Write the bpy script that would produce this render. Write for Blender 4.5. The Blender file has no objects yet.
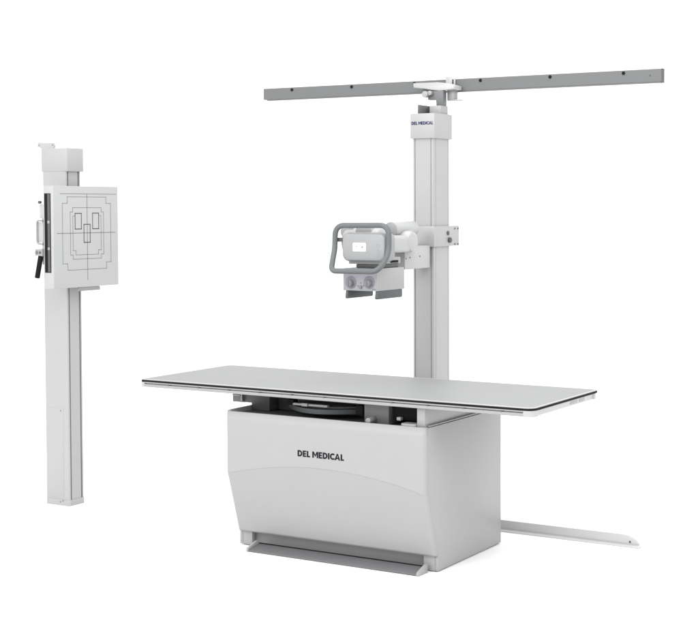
import bpy, bmesh, math
from mathutils import Vector, Matrix

scene = bpy.context.scene
COL = scene.collection
R = math.radians

# ------------------------------------------------------------------ materials
def nodes_of(name):
    m = bpy.data.materials.new(name)
    m.use_nodes = True
    return m, m.node_tree, m.node_tree.nodes['Principled BSDF']

def paint(name, rgb, rough=0.45, metal=0.0, mottle=0.03, scale=9.0, bump=0.0, bscale=600.0, coat=0.0, spec=0.5):
    m, nt, b = nodes_of(name)
    tc = nt.nodes.new('ShaderNodeTexCoord')
    n = nt.nodes.new('ShaderNodeTexNoise')
    n.inputs['Scale'].default_value = scale
    n.inputs['Detail'].default_value = 5
    nt.links.new(tc.outputs['Object'], n.inputs['Vector'])
    mx = nt.nodes.new('ShaderNodeMix'); mx.data_type = 'RGBA'
    lo = [c * (1 - mottle) for c in rgb]; hi = [min(1, c * (1 + mottle)) for c in rgb]
    mx.inputs[6].default_value = (*lo, 1); mx.inputs[7].default_value = (*hi, 1)
    nt.links.new(n.outputs['Fac'], mx.inputs[0])
    nt.links.new(mx.outputs[2], b.inputs['Base Color'])
    mr = nt.nodes.new('ShaderNodeMapRange')
    mr.inputs['To Min'].default_value = max(0.02, rough - 0.06); mr.inputs['To Max'].default_value = rough + 0.06
    nt.links.new(n.outputs['Fac'], mr.inputs['Value'])
    nt.links.new(mr.outputs['Result'], b.inputs['Roughness'])
    b.inputs['Metallic'].default_value = metal
    b.inputs['Coat Weight'].default_value = coat
    b.inputs['Specular IOR Level'].default_value = spec
    if bump:
        n2 = nt.nodes.new('ShaderNodeTexNoise'); n2.inputs['Scale'].default_value = bscale
        nt.links.new(tc.outputs['Object'], n2.inputs['Vector'])
        bp = nt.nodes.new('ShaderNodeBump'); bp.inputs['Strength'].default_value = bump; bp.inputs['Distance'].default_value = 0.001
        nt.links.new(n2.outputs['Fac'], bp.inputs['Height']); nt.links.new(bp.outputs['Normal'], b.inputs['Normal'])
    return m

def glow(name, rgb, s):
    m, nt, b = nodes_of(name)
    b.inputs['Base Color'].default_value = (*rgb, 1)
    b.inputs['Emission Color'].default_value = (*rgb, 1)
    b.inputs['Emission Strength'].default_value = s
    return m

M = dict(
    white=paint('white_powder_coat', (.300, .301, .303), .42, bump=.04),
    litwhite=paint('white_coat_lit', (.335, .336, .338), .42, bump=.04),  # same white coat, lightened on columns and carriage in place of more light
    bright=paint('bright_white_plastic', (.368, .370, .373), .35),
    panel=paint('panel_grey_plastic', (.26, .263, .267), .4),
    sheet=paint('tabletop_laminate', (.226, .228, .231), .5, bump=.03),
    alu=paint('brushed_aluminium', (.29, .29, .29), .38, metal=.15),
    midgrey=paint('mid_grey_metal', (.125, .127, .13), .45, bump=.03),
    railgrey=paint('rail_grey_paint', (.122, .124, .126), .5, bump=.03),
    handle=paint('grey_rubber_handle', (.105, .112, .115), .5),
    charcoal=paint('charcoal_paint', (.065, .066, .068), .5),
    slate=paint('slate_grey_paint', (.062, .070, .073), .5),
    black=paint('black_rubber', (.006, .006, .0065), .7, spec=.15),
    ink=paint('black_lettering', (.006, .007, .009), .7, spec=.15),
    navy=paint('navy_lettering', (.012, .011, .075), .7, spec=.15),
    railwhite=paint('white_track_paint', (.46, .462, .465), .4),
    recess=paint('recess_grey_paint', (.215, .217, .22), .5),
    line=paint('grey_print_line', (.14, .14, .145), .6),
    darkline=paint('dark_print_line', (.035, .035, .037), .6),
    lav=paint('lavender_grey_label', (.26, .259, .278), .45),
    lavdark=paint('lavender_dial_print', (.175, .175, .21), .45),
    knob=paint('grey_knob_plastic', (.16, .16, .18), .4),
    inkblue=paint('blue_print', (.10, .10, .22), .5),
    floor=paint('white_studio_floor', (.93, .93, .93), .9, mottle=.004, spec=.1),
    screen=glow('lit_screen', (1, 1, 1), .9),
)

# ------------------------------------------------------------------ mesh helpers
WORLD = {}
def finish(name, bm, mat, parent=None, angle=28, smooth=True):
    me = bpy.data.meshes.new(name)
    bmesh.ops.recalc_face_normals(bm, faces=bm.faces)
    c = Vector((0, 0, 0))
    lo = Vector([min(v.co[i] for v in bm.verts) for i in range(3)])
    hi = Vector([max(v.co[i] for v in bm.verts) for i in range(3)])
    c = (lo + hi) / 2
    for v in bm.verts: v.co -= c
    bm.to_mesh(me); bm.free()
    mats = mat if isinstance(mat, (list, tuple)) else [mat]
    for m in mats: me.materials.append(M[m])
    if smooth:
        for p in me.polygons: p.use_smooth = True
        me.set_sharp_from_angle(angle=R(angle))
    o = bpy.data.objects.new(name, me); COL.objects.link(o)
    o.location = c
    WORLD[o.name] = c
    if parent is not None:
        o.parent = parent
        o.matrix_parent_inverse = Matrix.Translation(-WORLD[parent.name])
    return o

def thing(name, loc, label, cat, group=None):
    o = bpy.data.objects.new(name, None); COL.objects.link(o)
    o.empty_display_size = .1
    o.location = loc; WORLD[o.name] = Vector(loc)
    o['label'] = label; o['category'] = cat
    if group: o['group'] = group
    return o

def add_box(bm, x0, x1, y0, y1, z0, z1, bev=.002, seg=2):
    t = bmesh.new()
    bmesh.ops.create_cube(t, size=1)
    for v in t.verts:
        v.co = Vector((x0 if v.co.x < 0 else x1, y0 if v.co.y < 0 else y1, z0 if v.co.z < 0 else z1))
    if bev:
        b = min(bev, .45 * min(abs(x1 - x0), abs(y1 - y0), abs(z1 - z0)))
        bmesh.ops.bevel(t, geom=t.edges[:], offset=b, segments=seg, profile=.5, affect='EDGES')
    merge(bm, t)

def merge(bm, t):
    me = bpy.data.meshes.new('tmp'); t.to_mesh(me); t.free(); bm.from_mesh(me); bpy.data.meshes.remove(me)

def box(name, x0, x1, y0, y1, z0, z1, mat, parent, bev=.002, seg=2):
    bm = bmesh.new(); add_box(bm, x0, x1, y0, y1, z0, z1, bev, seg)
    return finish(name, bm, mat, parent)

def add_cyl(bm, p0, p1, r, n=32, bev=.002, r2=None):
    p0, p1 = Vector(p0), Vector(p1); d = p1 - p0; L = d.length
    q = d.to_track_quat('Z', 'Y').to_matrix().to_4x4()
    r2 = r if r2 is None else r2
    b = min(bev, .4 * r, .4 * L)
    prof = [(0, 0), (r - b, 0), (r - .3 * b, .3 * b), (r, b), (r2, L - b), (r2 - .3 * b, L - .3 * b), (r2 - b, L), (0, L)]
    mat = Matrix.Translation(p0) @ q
    rings = []
    for (rr, z) in prof:
        if rr == 0: rings.append([bm.verts.new(mat @ Vector((0, 0, z)))]); continue
        rings.append([bm.verts.new(mat @ Vector((rr * math.cos(2 * math.pi * i / n), rr * math.sin(2 * math.pi * i / n), z))) for i in range(n)])
    for a, c in zip(rings, rings[1:]):
        for i in range(n):
            j = (i + 1) % n
            if len(a) == 1: bm.faces.new((a[0], c[j], c[i]))
            elif len(c) == 1: bm.faces.new((a[i], a[j], c[0]))
            else: bm.faces.new((a[i], a[j], c[j], c[i]))

def cyl(name, p0, p1, r, mat, parent, n=32, bev=.002, r2=None):
    bm = bmesh.new(); add_cyl(bm, p0, p1, r, n, bev, r2); return finish(name, bm, mat, parent)

def round_path(pts, rad, n=8, closed=False):
    out = []; N = len(pts); pts = [Vector(p) for p in pts]
    for i, p in enumerate(pts):
        if not closed and i in (0, N - 1): out.append(p); continue
        a, b = pts[i - 1], pts[(i + 1) % N]
        da, db = (a - p), (b - p)
        rr = rad[i] if isinstance(rad, (list, tuple)) else rad
        t = min(rr, .48 * da.length, .48 * db.length)
        s, e = p + da.normalized() * t, p + db.normalized() * t
        for k in range(n + 1):
            u = k / n
            out.append(s.lerp(p, u).lerp(p.lerp(e, u), u))
    return out

def tube(name, pts, r, mat, parent, closed=False, n=16):
    bm = bmesh.new(); N = len(pts); rings = []
    up = Vector((0, 1, 0.2)).normalized()
    for i, p in enumerate(pts):
        a = pts[(i - 1) % N] if (closed or i) else p
        b = pts[(i + 1) % N] if (closed or i < N - 1) else p
        t = (b - a).normalized()
        u = (up - t * up.dot(t)).normalized(); v = t.cross(u)
        rings.append([bm.verts.new(p + (u * math.cos(2 * math.pi * k / n) + v * math.sin(2 * math.pi * k / n)) * r) for k in range(n)])
    for i in range(N if closed else N - 1):
        a, b = rings[i], rings[(i + 1) % N]
        for k in range(n): bm.faces.new((a[k], a[(k + 1) % n], b[(k + 1) % n], b[k]))
    if not closed:
        bm.faces.new(rings[0]); bm.faces.new(rings[-1][::-1])
    return finish(name, bm, mat, parent, 60)

def prism(name, poly, axis, a, b, mat, parent, bev=0.0, angle=28):
    """extrude a 2-D outline along an axis ('x': (y,z), 'y': (x,z), 'z': (x,y))"""
    bm = bmesh.new()
    def P(u, v, w): return {'x': (w, u, v), 'y': (u, w, v), 'z': (u, v, w)}[axis]
    lo = [bm.verts.new(P(u, v, a)) for u, v in poly]
    hi = [bm.verts.new(P(u, v, b)) for u, v in poly]
    n = len(poly)
    for i in range(n): bm.faces.new((lo[i], lo[(i + 1) % n], hi[(i + 1) % n], hi[i]))
    bm.faces.new(lo[::-1]); bm.faces.new(hi)
    if bev: bmesh.ops.bevel(bm, geom=bm.edges[:], offset=bev, segments=2, profile=.5, affect='EDGES')
    return finish(name, bm, mat, parent, angle)

def rrect(u0, u1, v0, v1, r, n=8):
    out = []
    rs = r if isinstance(r, tuple) else (r,) * 4      # top right, top left, bottom left, bottom right
    for r, (su, sv, a0) in zip(rs, ((1, 1, 0), (0, 1, 90), (0, 0, 180), (1, 0, 270))):
        cu = u1 - r if su else u0 + r; cv = v1 - r if sv else v0 + r
        for k in range(n + 1):
            a = R(a0 + 90 * k / n); out.append((cu + r * math.cos(a), cv + r * math.sin(a)))
    return out

# bold grotesque capitals as strips of quads: each glyph is (advance width, list of polygons) in cap-height units
def arc_strip(cx, cy, rx, ry, a0, a1, t, n=18):
    out = []
    P = lambda k, e: (cx + (rx - e) * math.cos(R(a0 + (a1 - a0) * k / n)), cy + (ry - e) * math.sin(R(a0 + (a1 - a0) * k / n)))
    for k in range(n): out.append([P(k, t), P(k, 0), P(k + 1, 0), P(k + 1, t)])
    return out
def glyphs(t):
    h = t * .92
    E_ = (.60, [[(0, 0), (t, 0), (t, 1), (0, 1)], [(t, 0), (.58, 0), (.58, h), (t, h)], [(t, 1 - h), (.57, 1 - h), (.57, 1), (t, 1)], [(t, .5 - h / 2), (.53, .5 - h / 2), (.53, .5 + h / 2), (t, .5 + h / 2)]])
    L_ = (.55, [[(0, 0), (t, 0), (t, 1), (0, 1)], [(t, 0), (.53, 0), (.53, h), (t, h)]])
    I_ = (t, [[(0, 0), (t, 0), (t, 1), (0, 1)]])
    D_ = (.80, [[(0, 0), (t, 0), (t, 1), (0, 1)], [(t, 0), (.32, 0), (.32, h), (t, h)], [(t, 1 - h), (.32, 1 - h), (.32, 1), (t, 1)]] + arc_strip(.32, .5, .48, .5, -90, 90, t))
    C_ = (.73, arc_strip(.47, .5, .47, .515, 46, 314, t, 28))
    w = .98
    M_ = (w, [[(0, 0), (t, 0), (t, .66), (t, 1), (0, 1)], [(w - t, 0), (w, 0), (w, 1), (w - t, 1), (w - t, .66)],
              [(t, 1), (t, .66), (w / 2, .18), (w / 2, .50)], [(w - t, .66), (w - t, 1), (w / 2, .50), (w / 2, .18)]])
    A_ = (.92, [[(0, 0), (t * 1.08, 0), (.46, .80), (.46, 1), (.36, 1)], [(.92 - t * 1.08, 0), (.92, 0), (.56, 1), (.46, 1), (.46, .80)],
                [(.29, .2), (.63, .2), (.575, .2 + h * .9), (.345, .2 + h * .9)]])
    return dict(E=E_, L=L_, I=I_, D=D_, C=C_, M=M_, A=A_)
def lettering(name, body, x0, y, z0, width, height, mat, parent, t=.240, gap=.085, space=.38):
    """raised lettering on a face that looks towards -y"""
    G = glyphs(t); polys = []; x = 0
    for ch in body:
        if ch == ' ': x += space - gap; continue
        w, ps = G[ch]
        if ch == 'A': x -= .05            # kern the A into its neighbours
        polys += [[(x + u, v) for u, v in p] for p in ps]
        x += w + gap
    x -= gap
    bm = bmesh.new()
    for p in polys:
        bm.faces.new([bm.verts.new((x0 + u * width / x, y, z0 + v * height)) for u, v in p])
    bmesh.ops.remove_doubles(bm, verts=bm.verts, dist=1e-6)
    bmesh.ops.recalc_face_normals(bm, faces=bm.faces)
    for f in bm.faces:
        f.normal_update()
        if f.normal.y > 0: f.normal_flip()
    r = bmesh.ops.extrude_face_region(bm, geom=bm.faces[:])
    for g in r['geom']:
        if isinstance(g, bmesh.types.BMVert): g.co.y -= .0008
    return finish(name, bm, mat, parent, smooth=False)

# ------------------------------------------------------------------ floor
bm = bmesh.new()
S = 45
vs = [bm.verts.new(p) for p in ((-S, -S, 0), (S, -S, 0), (S, S, 0), (-S, S, 0))]
bm.faces.new(vs)
fl = finish('floor', bm, 'floor', None, smooth=False); fl['kind'] = 'structure'

# ------------------------------------------------------------------ examination table
TW, TL, ZT = .712, 2.2, .807
t = thing('examination_table', (1.095, .37, 0), 'long grey flat x-ray examination table on a boxy white pedestal cabinet lettered in black', 'exam table')

# tabletop: pale rim and grey laminate face in one slab
bm = bmesh.new()
CR = (.024, .05, .010, .042)
def loop(bm, d, z): return [bm.verts.new((x, y, z)) for x, y in rrect(d, TL - d, d, TW - d, tuple(max(.004, c - d * .8) for c in CR), 10)]
L0 = loop(bm, .003, ZT - .0048); L1 = loop(bm, .003, ZT - .0015); L2 = loop(bm, .006, ZT); L3 = loop(bm, .0105, ZT); L4 = loop(bm, .0115, ZT - .0004)
def bridge(bm, a, b, mi=0):
    n = len(a)
    for i in range(n):
        f = bm.faces.new((a[i], a[(i + 1) % n], b[(i + 1) % n], b[i])); f.material_index = mi
bridge(bm, L0, L1); bridge(bm, L1, L2); bridge(bm, L2, L3); bridge(bm, L3, L4)
f = bm.faces.new(L4); f.material_index = 1
bm.faces.new(L0[::-1])
finish('tabletop', bm, ['bright', 'sheet'], t, 20)
# black edge band
prism('edge_band', rrect(.0, TL, .0, TW, CR, 10), 'z', ZT - .0134, ZT - .0050, 'black', t)
# underframe that the rails are fixed to
under = box('underframe', .03, TL - .03, .03, TW - .03, .772, ZT - .0142, 'alu', t, .001)
# accessory rails
zr1, zr0 = ZT - .0142, .767
prof = [(.001, zr1), (.001, .7875), (.012, .7875), (.012, .7818), (.0015, .7818), (.0015, .7695), (.004, zr0), (.028, zr0), (.028, zr1)]
front = prism('accessory_rail', prof, 'x', .022, TL - .05, 'alu', t)
prism('accessory_rail', [(TW - y, z) for y, z in prof][::-1], 'x', .022, TL - .05, 'alu', t)
for k in range(11):
    x = .18 + .1864 * k
    cyl('screw', (x, .0115, .7847), (x, .0004, .7847), .0046, 'charcoal', front, 12, .0006)
profx = [(TL - y, z) for y, z in prof]
er = box('end_rail', TL - .028, TL - .0015, .052, TW - .052, zr0 + .001, zr1, 'bright', t, .0015)
box('end_rail', .0015, .028, .052, TW - .052, zr0 + .001, zr1, 'bright', t, .0015)
for y0, y1 in ((.385, .465), (.485, .545)):
    box('label_plate', TL - .003, TL - .0003, y0, y1, .774, .789, 'panel', er, .0006)
box('label_plate', TL - .003, TL - .0003, TW - .075, TW - .06, .770, .791, 'panel', er, .0006)
# corner blocks: quarter-rounded
for cx, cy, a0 in ((TL - .042, .042, 270), (TL - .042, TW - .042, 0)):
    pts = [(cx + .041 * math.cos(R(a0 + 9 * k)), cy + .041 * math.sin(R(a0 + 9 * k))) for k in range(11)]
    if a0 == 270: pts = [(TL - .0498, .001)] + pts + [(TL - .001, .0515), (TL - .03, .0515), (TL - .0498, .03)]
    else: pts = [(TL - .001, TW - .0515)] + pts + [(TL - .0498, TW - .001), (TL - .0498, TW - .03), (TL - .03, TW - .0515)]
    cb = prism('corner_block', pts, 'z', zr0 - .001, zr1, 'bright', t, angle=20)
for cy0, cy1 in ((.001, .0515), (TW - .0515, TW - .001)):
    box('corner_block', .001, .0218, cy0, cy1, zr0 - .001, zr1, 'bright', t, .004, 3)

# pedestal cabinet
BX0, BX1, BY0, BY1, BZ = .530, 1.660, .004, .748, .680
ZC, HC, ZB, DY, RC = .3725, .0724, .076, .089, .024
def zc(x):
    u = (x - (BX0 + BX1) / 2) / ((BX1 - BX0) / 2)
    return ZC + HC * max(0, 1 - u * u)
def shell_grid(cols, name, mat, thick=.020):
    bm = bmesh.new(); grid = []
    for (x, y, w) in cols:
        c = zc(x)
        zs = [BZ, BZ - .05, BZ - .15, c + .03, c + .0012, c - .0012, c - .03, c - (c - ZB) * .35, c - (c - ZB) * .65, ZB + .01, ZB]
        col = []
        for z in zs:
            s = max(0, (c - z) / (c - ZB))
            rim = .0022 if z == BZ else (.001 if z == ZB else 0)
            step = .0022 if z < c else 0
            col.append(bm.verts.new((x, y + w * (DY * s + step) + (rim if w else 0), z)))
        grid.append(col)
    for a, b in zip(grid, grid[1:]):
        for i in range(len(a) - 1): bm.faces.new((a[i], b[i], b[i + 1], a[i + 1]))
    o = finish(name, bm, mat, t, 9)
    md = o.modifiers.new('thickness', 'SOLIDIFY'); md.thickness = thick; md.offset = -1
    md.use_even_offset = True
    return o
NA = 12
frontcols = [(BX0 + RC - RC * math.cos(R(90 * k / NA)), BY0 + RC - RC * math.sin(R(90 * k / NA)), 1) for k in range(NA + 1)]
frontcols += [(BX0 + RC + (BX1 - BX0 - 2 * RC) * k / 48, BY0, 1) for k in range(1, 48)]
frontcols += [(BX1 - RC + RC * math.sin(R(90 * k / NA)), BY0 + RC - RC * math.cos(R(90 * k / NA)), 1) for k in range(NA + 1)]
fp = shell_grid(frontcols, 'front_panel', 'white')
lettering('lettering', 'DEL MEDICAL', .961, BY0 - .0001, .4945, .262, .0295, 'ink', fp)
# side panels, follow the leaning front edge and drop to the floor
def side_panel(x0, x1, top=BZ - .004):
    yf = BY0 + RC + .0015
    pts = [(yf, top), (yf, ZC)]
    for k in range(1, 5): pts.append((yf + DY * k / 4, ZC + (ZB - ZC) * k / 4))
    pts += [(BY0 + .113, ZB), (BY0 + .113, .006), (BY1, .006), (BY1, top)]
    return prism('side_panel', pts, 'x', x0, x1, 'white', t, .0012)
side_panel(BX1 - .016, BX1 - .0005)
side_panel(BX0 + .0005, BX0 + .016, BZ + .004)
box('back_panel', BX0 + .017, BX1 - .017, BY1 - .016, BY1 - .001, .006, BZ - .004, 'white', t, .001)
# plinth blocks left and right of the pedal recess
box('toe_kick', BX0 + .0165, .604, .117, .150, .004, ZB + .03, 'white', t, .003)
box('toe_kick', 1.583, BX1 - .0165, .117, .150, .004, ZB + .03, 'white', t, .003)
box('recess_panel', .6045, 1.5825, .146, .160, .004, ZB + .06, 'recess', t, .001)
box('inner_floor', BX0 + .017, BX1 - .017, .161, BY1 - .017, .02, .03, 'midgrey', t, .001)
# foot pedal
pd = prism('foot_pedal', [(.012, .003), (.012, .009), (.094, .024), (.100, .024), (.100, .003)], 'x', .660, 1.606, 'midgrey', t, .001)
box('pedal_gap_shade', .662, 1.604, .0945, .0995, .0242, .0285, 'black', pd, .0008)  # shade of the gap behind the pedal, put in as a black strip
for x0, x1 in ((.648, .6595), (1.6065, 1.619)):
    prism('pedal_end', [(.010, .001), (.010, .017), (.078, .040), (.096, .040), (.096, .001)], 'x', x0, x1, 'white', pd, .0015)
for x, y in ((1.632, .135), (.558, .135), (1.632, .70), (.558, .70)):
    cyl('levelling_foot', (x, y, 0), (x, y, .012), .012, 'charcoal', t, 16)
# tub on top of the cabinet
box('tub_floor', BX0 + .0165, BX1 - .0165, BY0 + .0195, BY1 - .017, .655, .662, 'charcoal', t, .001)
box('tub_rim', BX1 - .0175, BX1 - .003, BY0 + .045, BY1 - .01, BZ - .001, BZ + .004, 'white', t, .001)
# table-top carriage (what the top floats on)
box('carriage_plate', 1.600, 1.642, .032, .70, .664, .7655, 'white', t, .002)
cl = box('carriage_beam', .412, .478, .216, .70, .6925, .7655, 'midgrey', t, .002)
box('stop_block', .416, .462, .208, .2155, .724, .730, 'alu', cl, .001)
box('stop_block', .470, .4775, .206, .2155, .70, .760, 'alu', cl, .001)
box('carriage_beam', .4785, .549, .222, .30, .6925, .7655, 'charcoal', t, .002)  # shaded stretch of the beam, its shadow put into the charcoal colour
box('carriage_beam', .5495, .66, .190, .30, .664, .7655, 'charcoal', t, .002)  # same shadow in charcoal, carried down into the tub
box('carriage_beam', .6605, 1.5995, .262, .30, .664, .7655, 'charcoal', t, .002)
box('guide_rail', .665, 1.598, .235, .250, .735, .764, 'charcoal', t, .002)
# detector tray with bowed front
arc = [(.765 + .475 * k / 24, .235 - .165 * math.sin(math.pi * (.06 + .88 * k / 24))) for k in range(25)]
tray = prism('detector_tray', arc + [(1.24, .255), (.765, .255)], 'z', .690, .712, 'slate', t, .002)
arc2 = [(.80 + .405 * k / 24, .245 - .13 * math.sin(math.pi * (.06 + .88 * k / 24))) for k in range(25)]
prism('tray_deck', arc2 + [(1.205, .25), (.80, .25)], 'z', .7125, .719, 'midgrey', tray, .001)
hb = box('tray_handle', .875, 1.075, .085, .105, .7215, .733, 'alu', tray, .003)
hb2 = box('tray_handle', .93, .965, .078, .0845, .7205, .736, 'alu', tray, .002)
box('tray_clamp', .828, .868, .10, .14, .7195, .745, 'black', tray, .002)
box('tray_clamp', 1.236, 1.274, .085, .13, .70, .745, 'black', tray, .002)
lk = box('lock_housing', 1.283, 1.418, .085, .20, .664, .7645, 'midgrey', t, .003)
cyl('lock_knob', (1.338, .0845, .688), (1.338, .03, .686), .0135, 'panel', lk, 24)
mb = box('motor_box', 1.432, 1.599, .105, .20, .690, .7645, 'black', t, .003)
box('bright_spot_block', 1.462, 1.484, .080, .104, .690, .706, 'bright', mb, .003)  # white block added for a bright spot showing in the gap
prism('bright_spot_plate', rrect(1.515, 1.597, .026, .085, .012, 5), 'z', .678, .688, 'bright', t, .002)  # white plate added for the brighter spot at the tub's front right

# ------------------------------------------------------------------ tube stand
s = thing('tube_stand', (1.063, 1.1, 0), 'tall white floor-to-rail column carrying an x-ray tube head with grey loop handle', 'x-ray stand')
CX0, CX1, CY0, CY1 = 1.000, 1.127, 1.009, 1.179
g = .0045
poly = [(CX0, CY0 + .004), (CX0 + .003, CY0), (CX0 + .0115, CY0), (CX0 + .0115, CY0 + g), (CX0 + .0165, CY0 + g), (CX0 + .0165, CY0 + .001),
        (CX1 - .019, CY0 + .001), (CX1 - .019, CY0 + g), (CX1 - .0125, CY0 + g), (CX1 - .0125, CY0), (CX1 - .005, CY0), (CX1 - .0015, CY0 + .0015), (CX1, CY0 + .005),
        (CX1, CY0 + .020), (CX1 - .002, CY0 + .021), (CX1 - .002, CY0 + .025), (CX1, CY0 + .026),
        (CX1, CY1 - .022), (CX1 - .0015, CY1 - .021), (CX1 - .0015, CY1 - .018), (CX1, CY1 - .017), (CX1, CY1 - .004), (CX1 - .004, CY1), (CX0 + .004, CY1), (CX0, CY1 - .004)]
prism('column', poly, 'z', .10, 2.035, 'litwhite', s)
box('column_foot', .93, 1.20, .999, 1.19, .058, .105, 'white', s, .004)
cap = box('column_cap', .990, 1.138, .999, 1.190, 2.034, 2.166, 'litwhite', s, .003)
lettering('lettering', 'DEL MEDICAL', .999, .9988, 2.1065, .132, .0165, 'navy', cap, .22)
# rail trolley on top
box('trolley_bracket', 1.018, 1.026, 1.03, 1.17, 2.1665, 2.214, 'midgrey', s, .0015)
box('trolley_bracket', 1.0265, 1.05, 1.14, 1.17, 2.1665, 2.214, 'alu', s, .0015)
box('trolley_bracket', 1.056, 1.126, 1.09, 1.165, 2.1665, 2.211, 'white', s, .002)
prism('trolley_arm', [(1.082, 2.2115), (1.124, 2.2115), (1.124, 2.292), (1.030, 2.292), (1.030, 2.246), (1.082, 2.246)], 'y', 1.118, 1.155, 'midgrey', s, .002)
box('trolley_flange', 1.1245, 1.168, 1.160, 1.200, 2.246, 2.296, 'alu', s, .002)
box('trolley_flange', 1.1245, 1.200, 1.160, 1.206, 2.240, 2.2455, 'bright', s, .001)
cyl('guide_roller', (1.026, 1.088, 2.274), (1.026, 1.117, 2.274), .017, 'white', s, 24)
cyl('guide_roller', (1.052, 1.095, 2.280), (1.052, 1.117, 2.280), .012, 'alu', s, 20)
prism('trolley_plate', [(.937, 2.338), (1.085, 2.338), (1.150, 2.330), (1.192, 2.316), (1.192, 2.297), (1.11, 2.2935), (1.05, 2.299), (.985, 2.312), (.942, 2.314)], 'y', 1.118, 1.1995, 'bright', s, .002)
tab = box('trolley_tab', 1.094, 1.132, 1.1998, 1.2055, 2.29, 2.372, 'bright', s, .001)
box('trolley_tab', 1.142, 1.152, 1.1998, 1.2055, 2.30, 2.366, 'bright', s, .001)
# carriage that clamps round the column
cz0, cz1 = 1.463, 1.571
prism('carriage', [(1.012, .992), (1.1395, .992), (1.1395, 1.262), (1.1285, 1.262), (1.1285, 1.0075), (1.012, 1.0075)], 'z', cz0, cz1, 'litwhite', s, .0012)
car = bpy.data.objects['carriage']
for z, rr, L in ((1.533, .0115, .006), (1.495, .0145, .012)):
    y = 1.138 if z > 1.5 else 1.152
    cyl('lock_knob', (1.1396, y, z), (1.1396 + L, y, z), rr, 'charcoal', car, 20)
for y, z in ((1.216, 1.556), (1.216, 1.472), (1.250, 1.556), (1.250, 1.472)):
    cyl('screw', (1.1396, y, z), (1.142, y, z), .005, 'charcoal', car, 12, .0008)
# arm from column to head
arm = box('support_arm', 1.03, 1.115, .735, .9915, 1.352, 1.470, 'bright', s, .004, 3)
for y, z in ((.745, 1.408), (.785, 1.412), (.885, 1.416)):
    cyl('screw', (1.1148, y, z), (1.1165, y, z), .0042, 'charcoal', arm, 12, .0006)
cyl('swivel_hub', (.955, .735, 1.496), (1.170, .735, 1.496), .0555, 'bright', s, 64, .022)
box('swivel_block', .97, 1.163, .50, .732, 1.442, 1.530, 'bright', s, .022, 5)
# tube housing
hs = cyl('tube_housing', (.935, .48, 1.497), (1.145, .48, 1.497), .072, 'bright', s, 48, .02)
for x, y0, y1, z in ((.952, .452, .60, 1.550), (1.080, .655, .880, 1.557)):
    h = cyl('cable_horn', (x, y0, z), (x, y1, z + .004), .0395, 'bright', s, 48, .010)
    cyl('horn_cap', (x, y0 - .005, z), (x, y0 - .0002, z), .0385, 'panel', h, 48, .001)
prism('housing_cover', [(1.01, 1.545), (1.02, 1.578), (1.035, 1.583), (1.085, 1.583), (1.10, 1.575), (1.108, 1.545)], 'y', .43, .54, 'bright', s, .003)
# control panel
bm = bmesh.new()
def ploop(d, y, r): return [bm.verts.new((x, y, z)) for x, z in rrect(.975 + d, 1.229 - d, 1.405 + d, 1.547 - d, r, 10)]
rings = [ploop(.004, .455, .030), ploop(0, .450, .034), ploop(0, .382, .034), ploop(.0025, .371, .032), ploop(.008, .3635, .028), ploop(.016, .361, .022)]
for a, b in zip(rings, rings[1:]): bridge(bm, a, b)
bm.faces.new(rings[-1]); bm.faces.new(rings[0][::-1])
cp = finish('control_panel', bm, 'panel', s, 35)
scr = prism('screen', rrect(1.045, 1.117, 1.456, 1.497, .004, 4), 'y', .3595, .3608, 'screen', cp)
box('screen_icon', 1.060, 1.0635, .3589, .3594, 1.468, 1.484, 'knob', scr, 0)
box('screen_icon', 1.0645, 1.069, .3589, .3594, 1.477, 1.484, 'knob', scr, 0)
box('screen_icon', 1.093, 1.104, .3589, .3594, 1.472, 1.482, 'knob', scr, 0)
for z in (1.485, 1.461, 1.437):
    pts = [Vector((1.190 + .0075 * math.cos(2 * math.pi * k / 28), .3608, z + .0075 * math.sin(2 * math.pi * k / 28))) for k in range(28)]
    tube('button', pts, .0013, 'white', cp, True, 8)
# loop handle
hp = [(.932, .372, 1.582), (1.242, .372, 1.584), (1.241, .372, 1.462), (1.236, .335, 1.362), (.928, .318, 1.357), (.931, .372, 1.462)]
hp = [(.932, .372, 1.582), (1.244, .372, 1.584), (1.243, .372, 1.468), (1.2405, .355, 1.425), (1.214, .315, 1.361), (.945, .315, 1.359), (.940, .338, 1.415), (.930, .372, 1.468)]
tube('loop_handle', round_path(hp, [.055, .055, .03, .03, .045, .035, .03, .03], 8, True), .0135, 'handle', s, True, 18)
ha = [o for o in s.children if o.name.startswith('loop_handle')][0]
box('handle_mount', .938, .977, .380, .405, 1.501, 1.521, 'charcoal', ha, .003)
box('handle_mount', 1.228, 1.240, .380, .405, 1.501, 1.521, 'charcoal', ha, .003)
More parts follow.
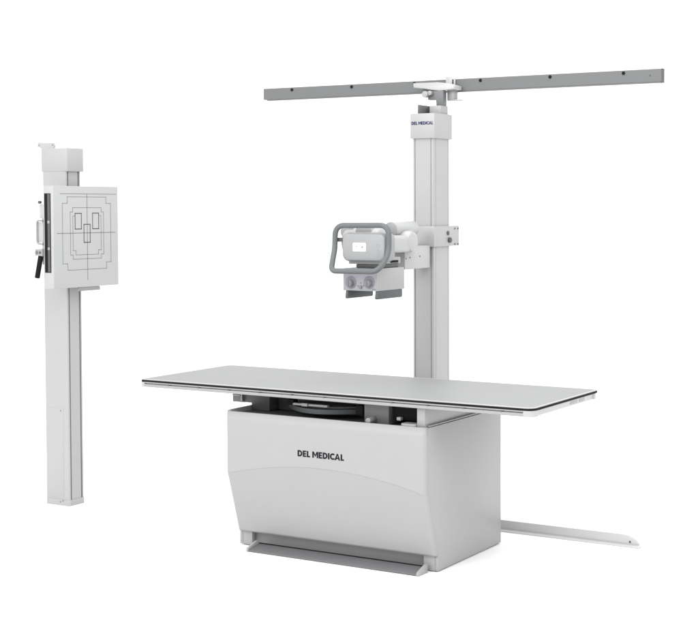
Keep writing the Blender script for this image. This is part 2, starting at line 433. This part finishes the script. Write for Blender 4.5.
# collimator below
box('mounting_plate', .995, 1.172, .395, .60, 1.392, 1.424, 'panel', s, .004)
tr = box('turret_ring', 1.035, 1.168, .40, .585, 1.3725, 1.3915, 'charcoal', s, .004)
box('latch', 1.1682, 1.176, .50, .572, 1.396, 1.408, 'black', s, .002)
prism('collimator', [(.370, 1.262), (.370, 1.368), (.376, 1.372), (.618, 1.372), (.625, 1.365), (.625, 1.262)], 'x', .979, 1.178, 'white', s, .003)
co = [o for o in s.children if o.name.startswith('collimator')][0]
prism('dial_face', rrect(.983, 1.174, 1.266, 1.352, .004, 4), 'y', .3688, .3702, 'lav', co)
for cx, cz in ((1.026, 1.2985), (1.132, 1.3005)):
    sc = cyl('dial_scale', (cx, .3687, cz + .004), (cx, .3670, cz + .004), .0315, 'lavdark', co, 40, .0006)
    bm = bmesh.new()
    for k in range(13):
        a = R(-35 + 250 * k / 12); rr0, rr1 = (.0225, .030) if k % 3 == 0 else (.0255, .030)
        ca, sa = math.cos(a), math.sin(a); w = .0011
        q = [(cx + ca * rr - sa * e, .3668, cz + .004 + sa * rr + ca * e) for rr, e in ((rr0, -w), (rr1, -w), (rr1, w), (rr0, w))]
        bm.faces.new([bm.verts.new(p) for p in q])
    finish('dial_marks', bm, 'inkblue', co, smooth=False)
    kb = cyl('dial_knob', (cx, .3668, cz), (cx, .344, cz), .0195, 'knob', co, 32, .003, .0175)
    bm = bmesh.new()
    add_box(bm, cx - .002, cx + .002, .3405, .3438, cz - .016, cz + .016, .0008); finish('knob_grip', bm, 'knob', kb)
cyl('lamp_button', (1.083, .3687, 1.280), (1.083, .3615, 1.280), .0085, 'knob', co, 24)
for x, z in ((1.083, 1.302), (1.066, 1.286), (1.100, 1.288)):
    cyl('indicator', (x, .3687, z), (x, .3672, z), .003, 'inkblue', co, 12, .0004)
box('nameplate', 1.150, 1.168, .3672, .3687, 1.2685, 1.2735, 'knob', co, .0005)
for x0, x1 in ((.990, 1.004), (1.162, 1.1765)):
    prism('filter_rail', [(.378, 1.2615), (.372, 1.228), (.376, 1.222), (.600, 1.222), (.606, 1.228), (.606, 1.2615)], 'x', x0, x1, 'slate', co, .0015)

# ------------------------------------------------------------------ overhead rail
RY = 1.209
r = thing('overhead_rail', (1.098, 1.225, 2.29), 'long straight grey metal guide rail crossing above the tall column', 'guide rail')
prism('rail_channel', [(RY, 2.2955), (RY, 2.357), (RY + .002, 2.359), (RY + .030, 2.359), (RY + .030, 2.352), (RY + .006, 2.352), (RY + .006, 2.303), (RY + .030, 2.303), (RY + .030, 2.2955)], 'x', -.125, 2.319, 'railgrey', r)
prism('rail_lip', [(RY + .0015, 2.2895), (RY + .0015, 2.2952), (RY + .028, 2.2952), (RY + .028, 2.2895)], 'x', -.102, 2.315, 'railgrey', r)
prism('rail_end_cap', [(RY - .0008, 2.290), (RY - .0008, 2.3598), (RY + .031, 2.3598), (RY + .031, 2.290)], 'x', 2.3193, 2.323, 'charcoal', r)
for k in range(6):
    x = .076 + .4082 * k
    cyl('bolt', (x, RY - .0001, 2.345), (x, RY - .004, 2.345), .0085, 'black', r, 20, .001)
cyl('bolt', (2.259, RY - .0001, 2.327), (2.259, RY - .002, 2.327), .004, 'charcoal', r, 12, .0006)

# ------------------------------------------------------------------ floor rail
fr = thing('floor_rail', (1.3, 1.05, 0), 'low white floor track running out behind the pedestal cabinet', 'floor track')
FX1 = 2.292
prism('rail_bar', [(.34, .0065), (FX1, .0065), (FX1 - .004, .018), (FX1 - .016, .032), (FX1 - .035, .043), (FX1 - .06, .050), (FX1 - .09, .053), (.34, .053)], 'y', 1.007, 1.015, 'railwhite', fr, .0012)
box('rail_flange', .33, FX1 + .014, .968, 1.0065, .0005, .007, 'railwhite', fr, .0012)
cyl('screw', (2.242, 1.0072, .020), (2.242, 1.0055, .020), .0055, 'charcoal', fr, 14, .0006)

# ------------------------------------------------------------------ wall stand
w = thing('wall_stand', (-.94, .42, 0), 'slim white upright detector stand with square target plate and black lever, standing apart', 'detector stand')
WX0, WX1, WY0, WY1 = -1.028, -.854, .3646, .4786
g = .010
poly = [(WX0, WY0 + .003), (WX0 + .003, WY0), (WX1 - .010, WY0), (WX1 - .003, WY0 + .002), (WX1, WY0 + .007),
        (WX1, WY0 + .0115), (WX1 - g, WY0 + .0115), (WX1 - g, WY0 + .0205), (WX1 - .001, WY0 + .0205),
        (WX1 - .001, WY1 - .0215), (WX1 - g, WY1 - .0215), (WX1 - g, WY1 - .0125), (WX1, WY1 - .0125), (WX1, WY1 - .004), (WX1 - .004, WY1), (WX0 + .004, WY1), (WX0, WY1 - .004)]
wc = prism('column', poly, 'z', .035, 1.8735, 'litwhite', w)
for y0, y1 in ((WY0 + .012, WY0 + .020), (WY1 - .021, WY1 - .013)):
    box('slot_strip', WX1 - g - .0005, WX1 - g + .0015, y0, y1, .036, 1.872, 'charcoal', wc, 0)
# foot below the column
prism('column_foot', [(WX0, WY0 + .002), (WX0 + .003, WY0 - .0008), (WX1 - .008, WY0 - .0008), (WX1 + .0005, WY0 + .007), (WX1 + .0005, WY1), (WX0, WY1)], 'z', .0005, .0345, 'litwhite', w)
ap = box('access_panel', WX0 + .004, WX1 - .040, WY0 - .0012, WY0 + .001, .045, .548, 'litwhite', wc, .0006)
for x, z in ((-.912, .535), (-.902, .028), (-.922, .020)):
    cyl('screw', (x, WY0 - .0012, z), (x, WY0 - .0026, z), .004, 'line', w, 12, .0005)
box('column_cap', -1.034, -.840, .3625, .4878, 1.872, 2.001, 'litwhite', w, .0025)
bm = bmesh.new()
wb = prism('wall_bracket', [(-1.150, 2.018), (-1.147, 2.041), (-1.022, 2.037), (-1.015, 2.020), (-1.030, 1.99), (-1.090, 1.99), (-1.112, 2.003), (-1.135, 2.012)], 'y', .448, .454, 'bright', w, .001)
for x in (-1.138, -1.032):
    cyl('screw', (x, .4478, 2.026), (x, .4462, 2.026), .0055, 'panel', wb, 14, .0006)
# detector plate
PX = -.757; PY0, PY1, PZ0, PZ1 = .1715, .6725, 1.231, 1.789
dp = box('detector_plate', -.830, PX, PY0, PY1, PZ0, PZ1, 'bright', w, .003)
sl = box('cassette_slot', -.822, -.776, PY0 - .0012, PY0 + .002, 1.318, 1.748, 'black', dp, .0006)
box('slot_guide', -.797, -.779, PY0 - .004, PY0 - .0013, 1.322, 1.745, 'charcoal', sl, .001)
for z0, z1 in ((1.442, 1.455), (1.585, 1.60)):
    box('slot_clip', -.796, -.780, PY0 - .0062, PY0 - .0042, z0, z1, 'panel', sl, .001)
# printed guide lines on the plate
def strokes(name, segs, wd, mat):
    bm = bmesh.new()
    for (ya, za), (yb, zb) in segs:
        h = wd / 2
        y0, y1, z0, z1 = min(ya, yb) - h, max(ya, yb) + h, min(za, zb) - h, max(za, zb) + h
        bm.faces.new([bm.verts.new(p) for p in ((PX + .0006, y0, z0), (PX + .0006, y1, z0), (PX + .0006, y1, z1), (PX + .0006, y0, z1))])
    return finish(name, bm, mat, dp, smooth=False)
def notch(y0, y1, z0, z1, d, e):
    p = [(y0 + d, z1), (y1 - d, z1), (y1 - d, z1 - e), (y1, z1 - e), (y1, z0 + e), (y1 - d, z0 + e), (y1 - d, z0), (y0 + d, z0), (y0 + d, z0 + e), (y0, z0 + e), (y0, z1 - e), (y0 + d, z1 - e)]
    return list(zip(p, p[1:] + p[:1]))
strokes('guide_lines', notch(.238, .612, 1.328, 1.730, .037, .036), .0026, 'line')
strokes('guide_lines', notch(.2965, .5545, 1.387, 1.6705, .019, .0235), .0026, 'line')
strokes('guide_lines', [((.316, 1.625), (.316, 1.434)), ((.316, 1.434), (.338, 1.434)), ((.338, 1.434), (.338, 1.410)), ((.338, 1.410), (.512, 1.410)), ((.512, 1.410), (.512, 1.434)), ((.512, 1.434), (.534, 1.434)), ((.534, 1.434), (.534, 1.627)), ((.316, 1.625), (.332, 1.625)), ((.518, 1.627), (.534, 1.627))], .0026, 'line')
strokes('centre_cross', [((.197, 1.5305), (.647, 1.5305)), ((.426, 1.745), (.426, 1.270))], .0034, 'line')
strokes('top_line', [((.222, 1.7465), (.657, 1.7465))], .0026, 'line')
def rect(y0, y1, z0, z1):
    p = [(y0, z0), (y1, z0), (y1, z1), (y0, z1)]; return list(zip(p, p[1:] + p[:1]))
for a in ((.333, .381, 1.553, 1.639), (.468, .516, 1.553, 1.640), (.400, .448, 1.478, 1.578)):
    strokes('sensor_field', rect(*a), .0045, 'darkline')
# carriage behind the plate, lever and grab handle
wcar = box('carriage', -.8525, -.831, .30, .53, 1.25, 1.70, 'white', w, .003)
box('carriage_shelf', -.775, -.76, .36, .526, 1.209, 1.2295, 'recess', wcar, .003)
sb = box('side_bracket', -.868, -.836, .180, .300, 1.612, 1.690, 'bright', w, .003)
box('side_bracket', -.8525, -.831, .182, .2995, 1.36, 1.66, 'bright', w, .003)
hpts = round_path([(-.838, .175, 1.600), (-.882, .175, 1.600), (-.882, .175, 1.476), (-.838, .175, 1.472)], .014, 6)
tube('grab_handle', hpts, .0055, 'panel', w)
box('grab_handle_plate', -.878, -.840, .178, .182, 1.482, 1.592, 'bright', w, .001)
cl = prism('lever_clamp', [(-.884, 1.410), (-.884, 1.444), (-.832, 1.448), (-.832, 1.408)], 'y', .160, .182, 'panel', w, .002)
cyl('lever_bolt', (-.872, .1598, 1.427), (-.872, .156, 1.427), .009, 'midgrey', cl, 16)
cyl('lever_bolt', (-.846, .1598, 1.427), (-.846, .156, 1.427), .007, 'charcoal', cl, 16)
cyl('lever', (-.852, .170, 1.407), (-.876, .166, 1.288), .0135, 'black', w, 24, .003)
cyl('knurl_knob', (-.858, .182, 1.700), (-.858, .166, 1.700), .008, 'charcoal', w, 16)

# ------------------------------------------------------------------ camera (solved from the photograph's vanishing points)
cam = bpy.data.cameras.new('camera'); co_ = bpy.data.objects.new('camera', cam); COL.objects.link(co_)
Rv = Vector((.87738234, .47979092, -.00094811)); Uv = Vector((-.01779908, .03452335, .99924538)); Fv = Vector((-.4794616, .87670337, -.03883001))
mw = Matrix((( Rv.x, Uv.x, -Fv.x, 4.80950592), (Rv.y, Uv.y, -Fv.y, -5.39158696), (Rv.z, Uv.z, -Fv.z, 1.67077723), (0, 0, 0, 1)))
co_.matrix_world = mw
cam.sensor_width = 36; cam.lens = 36 * 1399.5342 / 698
cam.shift_x = -114.9958 / 698; cam.shift_y = -60.4024 / 698
cam.clip_start = .05; cam.clip_end = 300
scene.camera = co_

# ------------------------------------------------------------------ light: white studio surround and soft boxes
wd = bpy.data.worlds.new('World'); scene.world = wd; wd.use_nodes = True
bg = wd.node_tree.nodes['Background']
bg.inputs['Color'].default_value = (1, 1, 1, 1); bg.inputs['Strength'].default_value = 1.42

def softbox(name, loc, target, size, power):
    l = bpy.data.lights.new(name, 'AREA'); l.shape = 'SQUARE'; l.size = size; l.energy = power
    o = bpy.data.objects.new(name, l); COL.objects.link(o)
    o.location = loc
    o.rotation_euler = (Vector(target) - Vector(loc)).to_track_quat('-Z', 'Y').to_euler()
softbox('softbox_key', (5.2, -2.2, 5.2), (.9, .4, .8), 3.0, 130)
softbox('softbox_front', (-1.2, -9.0, 6.2), (.5, .5, 1.1), 4.5, 430)
softbox('softbox_top', (.6, .2, 6.5), (.6, .4, 0), 5.0, 185)

scene.view_settings.view_transform = 'Standard'
scene.view_settings.look = 'None'
scene.view_settings.exposure = 0
scene.view_settings.gamma = 1
